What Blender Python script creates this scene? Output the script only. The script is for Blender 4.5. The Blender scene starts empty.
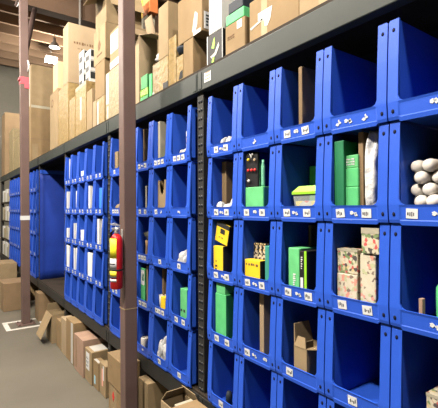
import bpy, bmesh, math, random
from mathutils import Vector, Matrix, Euler
random.seed(7)
C = bpy.context.scene.collection
PI = math.pi

# ------------------------------------------------------------------ measuring the place
H = 1.6                       # eye height
F_PX, YAW, PIT, ROL = 390.0, 0.6210, 0.0130, -0.0039
Fv = Vector((math.sin(YAW)*math.cos(PIT), math.cos(YAW)*math.cos(PIT), math.sin(PIT)))
R0 = Fv.cross(Vector((0, 0, 1))).normalized(); U0 = R0.cross(Fv)
Rv = R0*math.cos(ROL) + U0*math.sin(ROL); Uv = -R0*math.sin(ROL) + U0*math.cos(ROL)
EYE = Vector((0, 0, H))
def ray(px, py): return Fv + Rv*((px-219)/F_PX) + Uv*((204-py)/F_PX)
def atx(px, py, x=1.2): d = ray(px, py); return EYE + d*(x/d.x)
def aty(px, py, y): d = ray(px, py); return EYE + d*(y/d.y)
def atz(px, py, z=0.0): d = ray(px, py); return EYE + d*((z-H)/d.z)
def atd(px, py, dep): return EYE + ray(px, py)*dep

# ------------------------------------------------------------------ materials
def mat(name, col, rough=.6, noise=None, bump=0, metal=0, emit=None, alpha=None, scale=8, spec=.18, trans=0):
    m = bpy.data.materials.new(name); m.use_nodes = True
    nt = m.node_tree; b = nt.nodes['Principled BSDF']
    b.inputs['Base Color'].default_value = (*col, 1); b.inputs['Roughness'].default_value = rough
    b.inputs['Metallic'].default_value = metal; b.inputs['Specular IOR Level'].default_value = spec
    if trans: b.inputs['Transmission Weight'].default_value = trans
    if alpha: b.inputs['Alpha'].default_value = alpha
    if emit:
        b.inputs['Emission Color'].default_value = (*emit[0], 1); b.inputs['Emission Strength'].default_value = emit[1]
    if noise or bump:
        tc = nt.nodes.new('ShaderNodeTexCoord'); n = nt.nodes.new('ShaderNodeTexNoise')
        n.inputs['Scale'].default_value = scale; n.inputs['Detail'].default_value = 5
        nt.links.new(tc.outputs['Object'], n.inputs['Vector'])
        if noise:
            r = nt.nodes.new('ShaderNodeValToRGB')
            r.color_ramp.elements[0].position = .3; r.color_ramp.elements[1].position = .7
            r.color_ramp.elements[0].color = (*[c*(1-noise) for c in col], 1)
            r.color_ramp.elements[1].color = (*[min(1, c*(1+noise)) for c in col], 1)
            nt.links.new(n.outputs['Fac'], r.inputs['Fac']); nt.links.new(r.outputs['Color'], b.inputs['Base Color'])
        if bump:
            bp = nt.nodes.new('ShaderNodeBump'); bp.inputs['Strength'].default_value = bump; bp.inputs['Distance'].default_value = .02
            nt.links.new(n.outputs['Fac'], bp.inputs['Height']); nt.links.new(bp.outputs['Normal'], b.inputs['Normal'])
    return m
def pattern(name, cols, scale, base_pos=.5):
    """many-coloured printed pattern (voronoi cells through a stepped ramp)"""
    m = bpy.data.materials.new(name); m.use_nodes = True; nt = m.node_tree; b = nt.nodes['Principled BSDF']
    b.inputs['Roughness'].default_value = .45
    tc = nt.nodes.new('ShaderNodeTexCoord'); v = nt.nodes.new('ShaderNodeTexVoronoi'); v.inputs['Scale'].default_value = scale
    s = nt.nodes.new('ShaderNodeSeparateColor'); r = nt.nodes.new('ShaderNodeValToRGB'); r.color_ramp.interpolation = 'CONSTANT'
    e = r.color_ramp.elements
    for i, (p, c) in enumerate(cols):
        if i < 2: e[i].position = p; e[i].color = (*c, 1)
        else: q = e.new(p); q.color = (*c, 1)
    nt.links.new(tc.outputs['Object'], v.inputs['Vector']); nt.links.new(v.outputs['Color'], s.inputs['Color'])
    nt.links.new(s.outputs['Red'], r.inputs['Fac']); nt.links.new(r.outputs['Color'], b.inputs['Base Color'])
    return m

M = {}
M['blue'] = mat('blue_plastic', (0.01854, 0.07374, 0.4545), .45, noise=.06, scale=5, spec=.2)
M['bluedeep'] = mat('blue_panel_plastic', (0.01184, 0.03552, 0.2486), .5, noise=.15, scale=3)
M['hole'] = mat('dark_hole', (.004, .006, .02), .9)
M['sticker'] = mat('sticker_white', (0.4906, 0.5032, 0.5158), .6)
M['ink'] = mat('ink', (.03, .03, .04), .7)
M['kraft'] = mat('kraft', (0.2021, 0.1402, 0.07457), .8, noise=.10, scale=6)
M['kraft2'] = mat('kraft_pale', (0.2296, 0.1702, 0.09846), .8, noise=.10, scale=7)
M['kraft3'] = mat('kraft_brown', (0.1872, 0.1288, 0.0743), .8, noise=.10, scale=6)
M['kraft4'] = mat('kraft_grey', (0.2753, 0.2086, 0.1341), .8, noise=.08, scale=5)
M['wrap'] = mat('kraft_under_wrap', (0.2239, 0.1564, 0.0642), .45, noise=.14, bump=.5, scale=26, spec=.3)
M['wrapw'] = mat('whitish_wrap', (0.219, 0.1736, 0.09354), .45, noise=.14, bump=.5, scale=28, spec=.3)
M['inside'] = mat('kraft_inside', (0.1347, 0.09065, 0.04921), .9)
M['tape'] = mat('packing_tape', (0.2753, 0.211, 0.1193), .25)
M['tapew'] = mat('white_tape', (0.3552, 0.3505, 0.3315), .4)
M['white'] = mat('white_card', (0.4736, 0.4736, 0.4618), .6, noise=.06)
M['paper'] = mat('white_paper', (0.5461, 0.5594, 0.5855), .7)
M['bag'] = mat('white_plastic_bag', (0.444, 0.4499, 0.4618), .35, noise=.25, bump=.8, scale=20)
M['bottle'] = mat('white_bottle', (0.5724, 0.543, 0.5079), .4)
M['green'] = mat('green_card', (0.074, 0.37, 0.1406), .55, noise=.10, scale=20)
M['greenl'] = mat('pale_green_card', (0.09768, 0.39, 0.1554), .55, noise=.12, scale=20)
M['greend'] = mat('dark_green_card', (0.0148, 0.1332, 0.0592), .55, noise=.1)
M['lime'] = mat('lime_plastic', (0.2176, 0.4736, 0.0296), .35)
M['teal'] = mat('teal_card', (0.037, 0.222, 0.1776), .5)
M['yellow'] = mat('yellow_card', (0.629, 0.4292, 0.0222), .5)
M['black'] = mat('black_card', (.012, .012, .014), .5)
M['charcoal'] = mat('charcoal', (0.0222, 0.02368, 0.0259), .5)
M['clear'] = mat('clear_plastic', (0.555, 0.6068, 0.592), .12, alpha=.35)
M['tube'] = mat('green_tube', (.16, .46, .30), .3, alpha=.9) if True else mat('green_tube_', (0.0888, 0.37, 0.222), .15, alpha=.75)
M['mixed'] = pattern('mixed_bits', [(0, (.5, .5, .45)), (.35, (.6, .12, .10)), (.5, (.75, .6, .1)), (.65, (.15, .3, .15)), (.8, (.7, .7, .66))], 45)
M['floral'] = pattern('printed_floral', [(0, (.40, .37, .28)), (.34, (.40, .07, .07)), (.48, (.14, .20, .09)), (.60, (.46, .42, .32)), (.80, (.06, .05, .05)), (.92, (.45, .36, .2))], 95)
M['floral2'] = pattern('printed_floral_pale', [(0, (.44, .41, .32)), (.50, (.50, .22, .18)), (.62, (.34, .36, .22)), (.72, (.47, .43, .34)), (.91, (.16, .12, .10))], 95)
M['cream'] = mat('cream_card', (0.3028, 0.2833, 0.219), .7)
M['gold'] = pattern('gold_on_black', [(0, (.012, .012, .012)), (.62, (.50, .36, .16)), (.80, (.55, .48, .38))], 120)
M['red'] = mat('red_paint', (0.4588, 0.01332, 0.0148), .3)
M['redb'] = mat('red_plastic', (0.481, 0.0222, 0.0222), .4)
M['steel'] = mat('bright_steel', (0.4588, 0.4588, 0.4588), .35, metal=.35)
M['brown'] = mat('brown_painted_steel', (0.1043, 0.06873, 0.06133), .5, noise=.12, scale=4)
M['rack'] = mat('grey_rack_paint', (0.02709, 0.03315, 0.03197), .5, noise=.08, scale=4)
M['rackd'] = mat('dark_upright_and_shaded_beam', (0.0222, 0.0222, 0.02146), .5, noise=.1, scale=4)
M['rackhole'] = mat('slot_rim', (0.0555, 0.05698, 0.0555), .5)
M['deck'] = mat('deck_board', (0.0259, 0.01968, 0.0145), .8, noise=.2)
M['floor'] = mat('concrete_floor', (0.1094, 0.1006, 0.08076), .5, noise=.12, scale=1.3)
M['wall'] = mat('wall_paint', (0.1221, 0.1137, 0.09435), .8, noise=.04)
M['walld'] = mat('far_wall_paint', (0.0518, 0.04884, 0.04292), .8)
M['wood'] = mat('ceiling_wood', (0.1192, 0.07439, 0.0493), .8, noise=.15, scale=2)
M['woodl'] = mat('joist_wood', (0.1678, 0.11, 0.07045), .8, noise=.12, scale=2)
M['lampon'] = mat('lamp_glow', (1, .95, .85), .5, emit=((1, .95, .84), 14))
M['lampon2'] = mat('lamp_lens_glow', (1, .95, .85), .5, emit=((1, .93, .8), 3))
M['shade'] = mat('lamp_housing', (0.222, 0.2072, 0.1924), .4)
M['paint'] = mat('white_floor_paint', (0.4588, 0.444, 0.4144), .7, noise=.2, scale=14)
M['pink'] = mat('pinkish_red_tape', (0.444, 0.074, 0.0962), .5)
M['navy'] = mat('dark_blue_grey', (0.0148, 0.02072, 0.03108), .6)
M['tan'] = mat('tan_handle', (0.407, 0.2664, 0.1332), .6)
M['wire'] = mat('wire', (0.259, 0.2442, 0.1628), .5)
M['emblem'] = mat('brown_print', (0.1258, 0.074, 0.0407), .8)
M['pinkbox'] = mat('pinkish_card', (0.2664, 0.1776, 0.1302), .8, noise=.1)
M['orange'] = mat('orange_print', (0.518, 0.1628, 0.0518), .6)

# ------------------------------------------------------------------ mesh builder
class MB:
    def __init__(s): s.bm = bmesh.new(); s.mats = []; s.i = 0
    def use(s, m):
        m = M[m] if isinstance(m, str) else m
        if m not in s.mats: s.mats.append(m)
        s.i = s.mats.index(m); return s
    def _fin(s, vs, mx=None):
        fs = {f for v in vs for f in v.link_faces}
        for f in fs: f.material_index = s.i
        if mx is not None: bmesh.ops.transform(s.bm, matrix=mx, verts=vs)
        return vs
    def box(s, x0, x1, y0, y1, z0, z1, bev=0, mx=None):
        r = bmesh.ops.create_cube(s.bm, size=1); vs = r['verts']
        bmesh.ops.scale(s.bm, vec=(x1-x0, y1-y0, z1-z0), verts=vs)
        bmesh.ops.translate(s.bm, vec=((x0+x1)/2, (y0+y1)/2, (z0+z1)/2), verts=vs)
        if bev:
            es = list({e for v in vs for e in v.link_edges})
            o = bmesh.ops.bevel(s.bm, geom=es, offset=bev, segments=2, affect='EDGES', profile=.5)
            vs = list({v for f in o['faces'] for v in f.verts} | {v for v in vs if v.is_valid})
            seen = set(vs); st = list(vs)
            while st:
                for e in st.pop().link_edges:
                    for v in e.verts:
                        if v not in seen: seen.add(v); st.append(v)
            vs = list(seen)
        return s._fin(vs, mx)
    def lathe(s, prof, n=20, mx=None):
        """prof: (radius, z) list, revolved about z"""
        rings = []
        for r, z in prof:
            if r < 1e-6: rings.append([s.bm.verts.new((0, 0, z))])
            else: rings.append([s.bm.verts.new((r*math.cos(2*PI*k/n), r*math.sin(2*PI*k/n), z)) for k in range(n)])
        for a, b in zip(rings, rings[1:]):
            for k in range(n):
                q = [a[k % len(a)], a[(k+1) % len(a)], b[(k+1) % len(b)], b[k % len(b)]]
                u = []
                for v in q:
                    if v not in u: u.append(v)
                if len(u) > 2: f = s.bm.faces.new(u); f.smooth = True
        return s._fin([v for r in rings for v in r], mx)
    def tube(s, pts, r, n=8):
        pts = [Vector(p) for p in pts]; rings = []
        for i, p in enumerate(pts):
            t = (pts[min(i+1, len(pts)-1)] - pts[max(i-1, 0)]).normalized()
            a = t.cross(Vector((0, 0, 1)) if abs(t.z) < .9 else Vector((1, 0, 0))).normalized(); b = t.cross(a)
            rings.append([s.bm.verts.new(p + a*r*math.cos(2*PI*k/n) + b*r*math.sin(2*PI*k/n)) for k in range(n)])
        for a, b in zip(rings, rings[1:]):
            for k in range(n): s.bm.faces.new((a[k], a[(k+1) % n], b[(k+1) % n], b[k])).smooth = True
        s.bm.faces.new(rings[0][::-1]); s.bm.faces.new(rings[-1])
        return s._fin([v for r in rings for v in r])
    def prism(s, poly, thick, mx=None):
        """poly in local xy, thick along z"""
        a = [s.bm.verts.new((x, y, 0)) for x, y in poly]; b = [s.bm.verts.new((x, y, thick)) for x, y in poly]
        s.bm.faces.new(a[::-1]); s.bm.faces.new(b); n = len(a)
        for k in range(n): s.bm.faces.new((a[k], a[(k+1) % n], b[(k+1) % n], b[k]))
        return s._fin(a+b, mx)
    def lump(s, c, r, sub=3, jit=.2, seed=0):
        rnd = random.Random(seed)
        o = bmesh.ops.create_icosphere(s.bm, subdivisions=sub, radius=1); vs = o['verts']
        ph = [(Vector((rnd.uniform(-1, 1), rnd.uniform(-1, 1), rnd.uniform(-1, 1))).normalized()*rnd.uniform(2, 7), rnd.uniform(0, 6)) for _ in range(7)]
        for v in vs:
            k = 1 + jit*sum(math.sin(v.co.dot(w)+p) for w, p in ph)/3
            v.co = Vector((v.co.x*r[0]*k, v.co.y*r[1]*k, v.co.z*r[2]*k)) + Vector(c)
            if v.co.z < c[2]-r[2]*.8: v.co.z = c[2]-r[2]*.8
        for f in {f for v in vs for f in v.link_faces}: f.smooth = True
        return s._fin(vs)
    def build(s, name, parent=None, loc=None, m=None, rot=None):
        if m: s.use(m)
        bmesh.ops.recalc_face_normals(s.bm, faces=s.bm.faces)
        me = bpy.data.meshes.new(name); s.bm.to_mesh(me); s.bm.free()
        for q in s.mats: me.materials.append(q)
        return link(name, me, parent, loc, rot)
def link(name, me, parent=None, loc=None, rot=None):
    o = bpy.data.objects.new(name, me); C.objects.link(o)
    if loc is not None: o.location = loc
    if rot is not None: o.rotation_euler = rot
    if parent: o.parent = parent
    return o
def thing(name, label, cat, loc=(0, 0, 0), rot=(0, 0, 0), group=None):
    return tag(link(name, None, None, loc, rot), label, cat, group)
LABELS = {}
def tag(o, label, cat, group=None, kind=None):
    o['label'] = label; o['category'] = cat
    if group: o['group'] = group
    if kind: o['kind'] = kind
    n = len(label.split())
    if label in LABELS or not 4 <= n <= 16: print('LABEL?', n, label)
    LABELS[label] = o
    return o
def struct(name, mb, m=None, parent=None, **k):
    o = mb.build(name, parent, m=m, **k)
    if not parent: o['kind'] = 'structure'
    return o

# ------------------------------------------------------------------ camera
cam = bpy.data.cameras.new('camera'); cam.sensor_width = 36; cam.lens = F_PX/438*36; cam.clip_start = .02
co = bpy.data.objects.new('camera', cam); C.objects.link(co)
mx = Matrix((Rv, Uv, -Fv)).transposed().to_4x4(); mx.translation = EYE
co.matrix_world = mx
bpy.context.scene.camera = co

# ------------------------------------------------------------------ room
XL, XR, YF, YB, ZC = -8.0, 3.6, -8.0, 12.0, 5.6
m = MB().use('floor'); m.box(XL, XR, YF, YB, -.1, 0); struct('floor', m)
m = MB().use('wall'); m.box(XL, XR, YB, YB+.1, 0, ZC); struct('wall_back', m)
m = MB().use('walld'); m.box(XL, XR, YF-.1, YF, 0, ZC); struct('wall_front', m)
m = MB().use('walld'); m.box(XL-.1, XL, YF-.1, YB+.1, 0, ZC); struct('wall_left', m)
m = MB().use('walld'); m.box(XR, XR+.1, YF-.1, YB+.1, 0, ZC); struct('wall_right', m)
m = MB().use('wood'); m.box(XL-.1, XR+.1, YF-.1, YB+.1, ZC, ZC+.1); ceil = struct('ceiling', m)
y = YF+.3
while y < YB-.1:
    m = MB().use('woodl'); m.box(XL, XR, y-.03, y+.03, ZC-.2, ZC); m.build('joist', ceil); y += .52
for gy in (2.62, 6.95, 10.9):
    if gy < 10:
        m = MB().use('wood'); m.box(XL, XR, gy-.07, gy+.07, ZC-.68, ZC-.2); m.box(XL, XR, gy-.1, gy+.1, ZC-.70, ZC-.68); m.build('girder', ceil)
m = MB().use('wood'); m.box(-.35, -.15, YF, YB, ZC-.38, ZC-.2); m.build('ridge_beam', ceil)
# conduit dropping from the roof
m = MB().use('shade'); q = aty(80, 24, 6.8); m.tube([(q.x, q.y, 4.0), (q.x, q.y, ZC-.19)], .02); m.build('conduit', ceil)

# ------------------------------------------------------------------ rack
XF = 1.2; DEPTH = .62
ZD = .5575; PITCH_Z = .332; PITCH_Y = .2657
ZB0, ZB1 = 2.272, 2.385         # upper beam
UPR = [.36, 1.886, 3.380, 4.872, 6.372, 7.872, 9.372, 10.872]
rack = thing('storage_rack', 'long dark grey steel rack carrying the blue bins and cartons', 'rack', (XF, 5.6, 0))
def rp(mb, name):
    o = mb.build(name, rack); o.location = -rack.location; return o
def upright(y, x, holes):
    m = MB().use('rackd'); w = .031
    m.box(x, x+.008, y-w, y+w, 0, ZB1-.005); m.box(x+.008, x+.06, y-w, y-w+.006, 0, ZB1-.005); m.box(x+.008, x+.06, y+w-.006, y+w, 0, ZB1-.005)
    m.box(x-.01, x+.08, y-.05, y+.05, 0, .008)
    if holes:
        z = .12
        while z < ZB0-.03:
            for s in (-.012, .012):
                m.use('rackhole'); m.lathe([(0, 0), (.010, 0), (.009, .002), (0, .002)], 8, Matrix.Translation((x-.002, y+s, z)) @ Matrix.Rotation(PI/2, 4, 'Y'))
                m.use('hole'); m.lathe([(0, 0), (.0055, 0), (.0055, .003), (0, .003)], 8, Matrix.Translation((x-.003, y+s, z)) @ Matrix.Rotation(PI/2, 4, 'Y') )
            z += .05
    return m
for i, y in enumerate(UPR):
    rp(upright(y, XF+.02, i in (1, 2, 3, 4)), 'upright')
    rp(upright(y, XF+DEPTH-.06, False), 'upright')
for i in range(len(UPR)-1):
    a, b = UPR[i], UPR[i+1]
    for z0, z1, mm in ((ZB0, ZB1, 'rack'), (ZD-.122, ZD-.012, 'rackd')):  # lower beams get a darker grey, shading put into their colour
        m = MB().use(mm); m.box(XF, XF+.05, a+.001, b-.001, z0, z1, .004)
        m.box(XF-.003, XF, a+.012, a+.045, z0+.01, z1-.01); m.box(XF-.003, XF, b-.045, b-.012, z0+.01, z1-.01)
        rp(m, 'shelf_beam')
        m = MB().use(mm); m.box(XF+DEPTH-.05, XF+DEPTH, a+.001, b-.001, z0, z1); rp(m, 'shelf_beam')
    m = MB().use('deck'); m.box(XF+.004, XF+DEPTH-.002, a+.002, b-.002, ZB1, ZB1+.014); rp(m, 'deck_board')
    m = MB().use('deck'); m.box(XF+.004, XF+DEPTH-.002, a+.002, b-.002, ZD-.012, ZD); rp(m, 'deck_board')
ZT = ZB1+.014                  # top of the upper deck
a, b = atx(204.5, 83), atx(211, 70)
m = MB().use('sticker'); m.box(XF-.002, XF-.0005, b.y, a.y, a.z, b.z)
m.use('kraft4')
for k in range(3): m.box(XF-.0026, XF-.002, b.y+.006, a.y-.006-.004*k, a.z+.012+.018*k, a.z+.018+.018*k)
o = rp(m, 'label_sticker'); o['label'] = 'white sticker on the grey beam'

# ------------------------------------------------------------------ blue bins
BW, BH, BD = .1305, .330, .46
OP, LIPZ = .096, .058
def off(z):
    pts = [(-.02, -.004), (0, -.007), (.010, -.010), (.060, -.013), (.2, -.007), (.345, .002)]
    for (a, p), (b, q) in zip(pts, pts[1:]):
        if z <= b: return p+(q-p)*(z-a)/(b-a)
    return pts[-1][1]
def bin_meshes():
    # front frame: flanges and lip, one bent sheet with thickness
    m = MB().use('blue'); bm = m.bm
    ys = [-BW, -BW+.004, -OP-.004, -OP, -OP+.006, -OP+.018, -.05, .05, OP-.018, OP-.006, OP, OP+.004, BW-.004, BW]
    zs = [0, .007, .010, .050, LIPZ, LIPZ+.006, LIPZ+.018, .14, .2, .26, BH-.012, BH]
    vg = {}
    def V(i, j, rec=0):
        y, z = ys[i], zs[j]; k = (i, j, rec)
        if k not in vg:
            zz = z
            if j == 0 and abs(y) <= OP-.005: zz = -.007
            if j == len(zs)-1 and i in (0, len(ys)-1): zz = z-.006
            vg[k] = bm.verts.new((off(z)+rec, y, zz))
        return vg[k]
    nf = []
    for i in range(len(ys)-1):
        for j in range(len(zs)-1):
            yc = (ys[i]+ys[i+1])/2; zc = (zs[j]+zs[j+1])/2
            if abs(yc) < OP and zc > LIPZ:
                # rounded lower corners of the opening
                d = OP-abs(yc)
                if zc < LIPZ+.006 and d < .018:
                    if d < .006: nf.append(bm.faces.new((V(i, j), V(i+1, j), V(i+1, j+1), V(i, j+1))))
                    else:
                        t = (V(i, j), V(i+1, j), V(i, j+1)) if yc < 0 else (V(i, j), V(i+1, j), V(i+1, j+1))
                        nf.append(bm.faces.new(t))
                elif zc < LIPZ+.018 and d < .006:
                    t = (V(i, j), V(i+1, j), V(i, j+1)) if yc < 0 else (V(i, j), V(i+1, j), V(i+1, j+1))
                    nf.append(bm.faces.new(t))
                continue
            rec = .004 if (abs(yc) < OP-.004 and .010 <= zc <= .050) else 0
            if rec:
                q = [(i, j), (i+1, j), (i+1, j+1), (i, j+1)]
                nf.append(bm.faces.new([V(a, b, .0025 if (.0 < zs[b] and abs(ys[a]) < OP-.003 and .009 < zs[b] < .051) else 0) for a, b in q]))
            else:
                q = [(i, j), (i+1, j), (i+1, j+1), (i, j+1)]
                nf.append(bm.faces.new([V(a, b, .0025 if (abs(ys[a]) < OP-.003 and .009 < zs[b] < .051) else 0) for a, b in q]))
    e = bmesh.ops.extrude_face_region(bm, geom=nf)
    bmesh.ops.translate(bm, vec=(.007, 0, 0), verts=[g for g in e['geom'] if isinstance(g, bmesh.types.BMVert)])
    for s in (-1, 1):
        m.box(.006, .030, s*BW if s < 0 else BW-.003, -BW+.003 if s < 0 else BW, .02, BH-.02)
    m._fin(list(bm.verts))
    m.use('hole')
    for s in (-1, 1):
        for z in (.028, BH-.035):
            m.lathe([(0, 0), (.0052, 0), (.0052, .0012), (0, .0012)], 10,
                    Matrix.Translation((off(z)-.0008, s*.1135, z)) @ Matrix.Diagonal((1, 1, 1.35, 1)) @ Matrix.Rotation(PI/2, 4, 'Y'))
    fr = m.build('front_frame'); frm = fr.data; bpy.data.objects.remove(fr)
    m = MB().use('blue'); w0, w1 = OP+.001, OP+.006
    m.box(-.006, BD, -w1, w1, .001, .008)
    for s in (-1, 1):
        m.box(.003, BD, min(s*w0, s*w1), max(s*w0, s*w1), .008, BH-.006)
        m.box(.012, BD, min(s*w1, s*(w1+.008)), max(s*w1, s*(w1+.008)), BH-.014, BH-.006)     # rolled rim
    m.box(BD-.005, BD, -w0, w0, .008, BH-.006)
    sh = m.build('shell'); shm = sh.data; bpy.data.objects.remove(sh)
    return frm, shm
FRM, SHM = bin_meshes()
def sticker_mesh(w, h, k):
    rnd = random.Random(k); m = MB().use('sticker'); m.box(-.0006, .0006, -w/2, w/2, -h/2, h/2); m.use('ink')
    y = w/2-.004
    while y > -w/2+.006:
        d = rnd.uniform(.002, .005)
        if rnd.random() < .8: m.box(-.001, -.0006, y-d, y, -h*rnd.uniform(.1, .3), h*rnd.uniform(.05, .3))
        y -= d+.0025
    o = m.build('label_sticker'); me = o.data; bpy.data.objects.remove(o); return me
STK = [sticker_mesh(.037, .031, k) for k in range(4)]
def scrap_mesh(k):
    rnd = random.Random(100+k); m = MB().use('sticker')
    for q in range(3):
        cy, cz = rnd.uniform(-.015, .015), rnd.uniform(-.010, .010); n = 7
        poly = [(cy+rnd.uniform(.002, .012)*math.cos(2*PI*t/n), cz+rnd.uniform(.002, .010)*math.sin(2*PI*t/n)) for t in range(n)]
        m.prism(poly, .001, Matrix(((0, 0, 1, -.0006), (1, 0, 0, 0), (0, 1, 0, 0), (0, 0, 0, 1))))
    o = m.build('label_residue'); me = o.data; bpy.data.objects.remove(o); return me
SCR = [scrap_mesh(k) for k in range(3)]

ROW = ['top row', 'second row', 'third row', 'fourth row', 'bottom row']
BAYS = {1: .448, 2: 1.955, 3: 3.455, 5: 6.455, 6: 7.955}
COLS = {1: ['column at the right edge', 'second column from right', 'third column from right', 'fourth column from right', 'column right of the dark upright'],
        2: ['column left of the dark upright', 'second column left of the dark upright', 'column right of the near post', 'column behind the near post', 'column behind the extinguisher'],
        3: ['fifth column from the empty bay', 'fourth column from the empty bay', 'third column from the empty bay', 'second column from the empty bay', 'first column beside the empty bay'],
        5: ['first column beyond the blue board', 'second column beyond the blue board', 'third column beyond the blue board', 'fourth column beyond the blue board', 'fifth column beyond the blue board'],
        6: ['sixth column beyond the blue board', 'seventh column beyond the blue board', 'eighth column beyond the blue board', 'ninth column beyond the blue board', 'tenth column beyond the blue board']}
def ycol(b, c): return BAYS[b]+PITCH_Y*(c+.5)
def zrow(r): return ZD+PITCH_Z*(5-r)
def zfl(r): return zrow(r)+.0085
# sticker layouts: list of (kind, u, variation), u positive to the right when facing the bin
LAY = {(1, 0, 1): 'r+.01 r+.06', (1, 1, 1): 'r-.06 r-.02 r+.05', (1, 2, 1): 's-.055 r-.01 s+.045', (1, 3, 1): 'r+.0', (1, 4, 1): 's-.045 r+.0 s+.04',
       (1, 0, 2): 's-.055 r+.02', (1, 1, 2): 's-.055 r+.0 s+.052', (1, 2, 2): 's-.06 r-.015 s+.05', (1, 3, 2): 's-.06 r-.005 s+.05', (1, 4, 2): 's-.045 r+.0 s+.045',
       (1, 0, 3): 'r+.01', (1, 1, 3): 's-.05 s+.052', (1, 2, 3): 's-.055 r-.0 s+.055', (1, 3, 3): 's-.055 r-.005 s+.045', (1, 4, 3): 's-.05 r+.01 s+.045',
       (1, 0, 4): '', (1, 1, 4): 's-.01', (1, 2, 4): 's-.05', (1, 3, 4): 's-.06 r-.01 r+.06', (1, 4, 4): 's-.045 s+.045',
       (1, 4, 5): 's-.01', (2, 0, 1): 's-.05 s+.0 s+.05', (2, 1, 1): 's-.05 s+.0 s+.05', (2, 2, 1): 's-.05 r+.0 s+.05',
       (2, 0, 2): 'r+.0', (2, 1, 2): 's-.045 r+.03', (2, 2, 2): 's-.04 s+.05', (2, 0, 3): 's+.0', (2, 1, 3): 's+.01', (2, 2, 3): 's-.05 s+.0 s+.045',
       (2, 0, 4): 's-.035 s+.05', (2, 1, 4): 's-.04 s+.0 s+.05', (2, 2, 4): 's-.04 s+.01 s+.05', (2, 0, 5): 's+.0', (2, 1, 5): 's+.0', (2, 2, 5): 'r+.0',
       (2, 4, 2): 's-.05 s+.0 s+.05', (2, 4, 4): 's-.05 s+.02'}
HOLD = {}
def make_bin(b, c, r):
    h = HOLD.get((b, c, r))
    lab = ('blue bin holding %s, %s, %s' % (h, ROW[r-1], COLS[b][c])) if h else ('empty blue stacking bin, %s, %s' % (ROW[r-1], COLS[b][c]))
    t = thing('stacking_bin', lab, 'storage bin', (XF, ycol(b, c), zrow(r)), (0, 0, 0), 'blue stacking bins on the rack')
    link('shell', SHM, t); ff = link('front_frame', FRM, t)
    lay = LAY.get((b, c, r))
    if lay is None: lay = '' if r == 5 or (b == 1) else ('s-.05 s+.05' if b == 3 else 's-.02' if (c+r) % 2 else 's+.03')
    for q in lay.split():
        u = float(q[1:]); k = random.randrange(4)
        s = link('label_sticker', STK[k], ff) if q[0] == 's' else link('label_residue', SCR[k % 3], ff)
        s.location = (off(.030)+.0025-.0012, -u, .030); s.rotation_euler = (random.uniform(-.08, .08), math.radians(-3.4), 0)
    return t

# ------------------------------------------------------------------ cartons
def carton(name, label, cat, x0, x1, y0, y1, z0, z1, m='kraft', rot=(0, 0, 0), group=None, bev=.004, tape=None):
    sx, sy, sz = x1-x0, y1-y0, z1-z0
    b = MB().use(m); b.box(-sx/2, sx/2, -sy/2, sy/2, 0, sz, min(bev, min(sx, sy, sz)*.2))
    o = b.build(name, None, ((x0+x1)/2, (y0+y1)/2, z0), rot=rot)
    o['dims'] = 0; del o['dims']
    tag(o, label, cat, group); DIM[o.name] = (sx, sy, sz)
    if tape:
        for f in tape: seam(o, f)
    return o
DIM = {}
def panel(o, face, u0, u1, v0, v1, m, name='printed_label', t=.0012, poly=None, rotf=0):
    """thin piece on a face of a carton. face f = aisle side, s = near side; u runs right, v up, both 0..1 of the face"""
    sx, sy, sz = DIM[o.name]; b = MB().use(m)
    if face == 'f': b.box(-sx/2-t, -sx/2+.0006, sy/2-sy*u1, sy/2-sy*u0, sz*v0, sz*v1)
    elif face == 's': b.box(-sx/2+sx*u0, -sx/2+sx*u1, -sy/2-t, -sy/2+.0006, sz*v0, sz*v1)
    elif face == 't': b.box(-sx/2+sx*v0, -sx/2+sx*v1, sy/2-sy*u1, sy/2-sy*u0, sz-.0006, sz+t)
    return b.build(name, o)
def marks(o, face, u0, u1, v0, v1, n, m='ink', name='printed_marks', seed=1, rows=1):
    sx, sy, sz = DIM[o.name]; b = MB().use(m); rnd = random.Random(seed); t = .0016
    for r in range(rows):
        va, vb = v0+(v1-v0)*r/rows, v0+(v1-v0)*(r+.7)/rows
        for k in range(n):
            ua = u0+(u1-u0)*k/n; ub = ua+(u1-u0)/n*rnd.uniform(.4, .85)
            a, c = va+(vb-va)*rnd.uniform(0, .25), vb-(vb-va)*rnd.uniform(0, .25)
            if face == 'f': b.box(-sx/2-t, -sx/2, sy/2-sy*ub, sy/2-sy*ua, sz*a, sz*c)
            else: b.box(-sx/2+sx*ua, -sx/2+sx*ub, -sy/2-t, -sy/2, sz*a, sz*c)
    return b.build(name, o)
def shape(o, face, poly, m, name='printed_emblem', t=.0014):
    """poly in 0..1 face units"""
    sx, sy, sz = DIM[o.name]; b = MB().use(m)
    if face == 'f': mxx = Matrix(((0, 0, -1, -sx/2+.0005), (-sy, 0, 0, sy/2), (0, sz, 0, 0), (0, 0, 0, 1)))
    else: mxx = Matrix(((sx, 0, 0, -sx/2), (0, 0, -1, -sy/2+.0005), (0, sz, 0, 0), (0, 0, 0, 1)))
    b.prism(poly, t+.0005, mxx); return b.build(name, o)
def seam(o, f, m='tape', w=.05):
    sx, sy, sz = DIM[o.name]
    s = sy if f == 'f' else sx; k = min(.5, w/2/s)
    panel(o, f, .5-k, .5+k, 0, 1, m, 'tape_strip')
def front(name, label, L, R, top, z0, depth, m='kraft', xf=XF+.03, cat='cardboard box', at=None, **k):
    """carton whose aisle face spans photo columns L..R on the plane x=xf"""
    a, b = atx(L, 200, xf), atx(R, top, xf)
    return carton(name, label, cat, xf, xf+depth, b.y+.002, a.y-.002, z0, b.z, m, **k)
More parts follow.
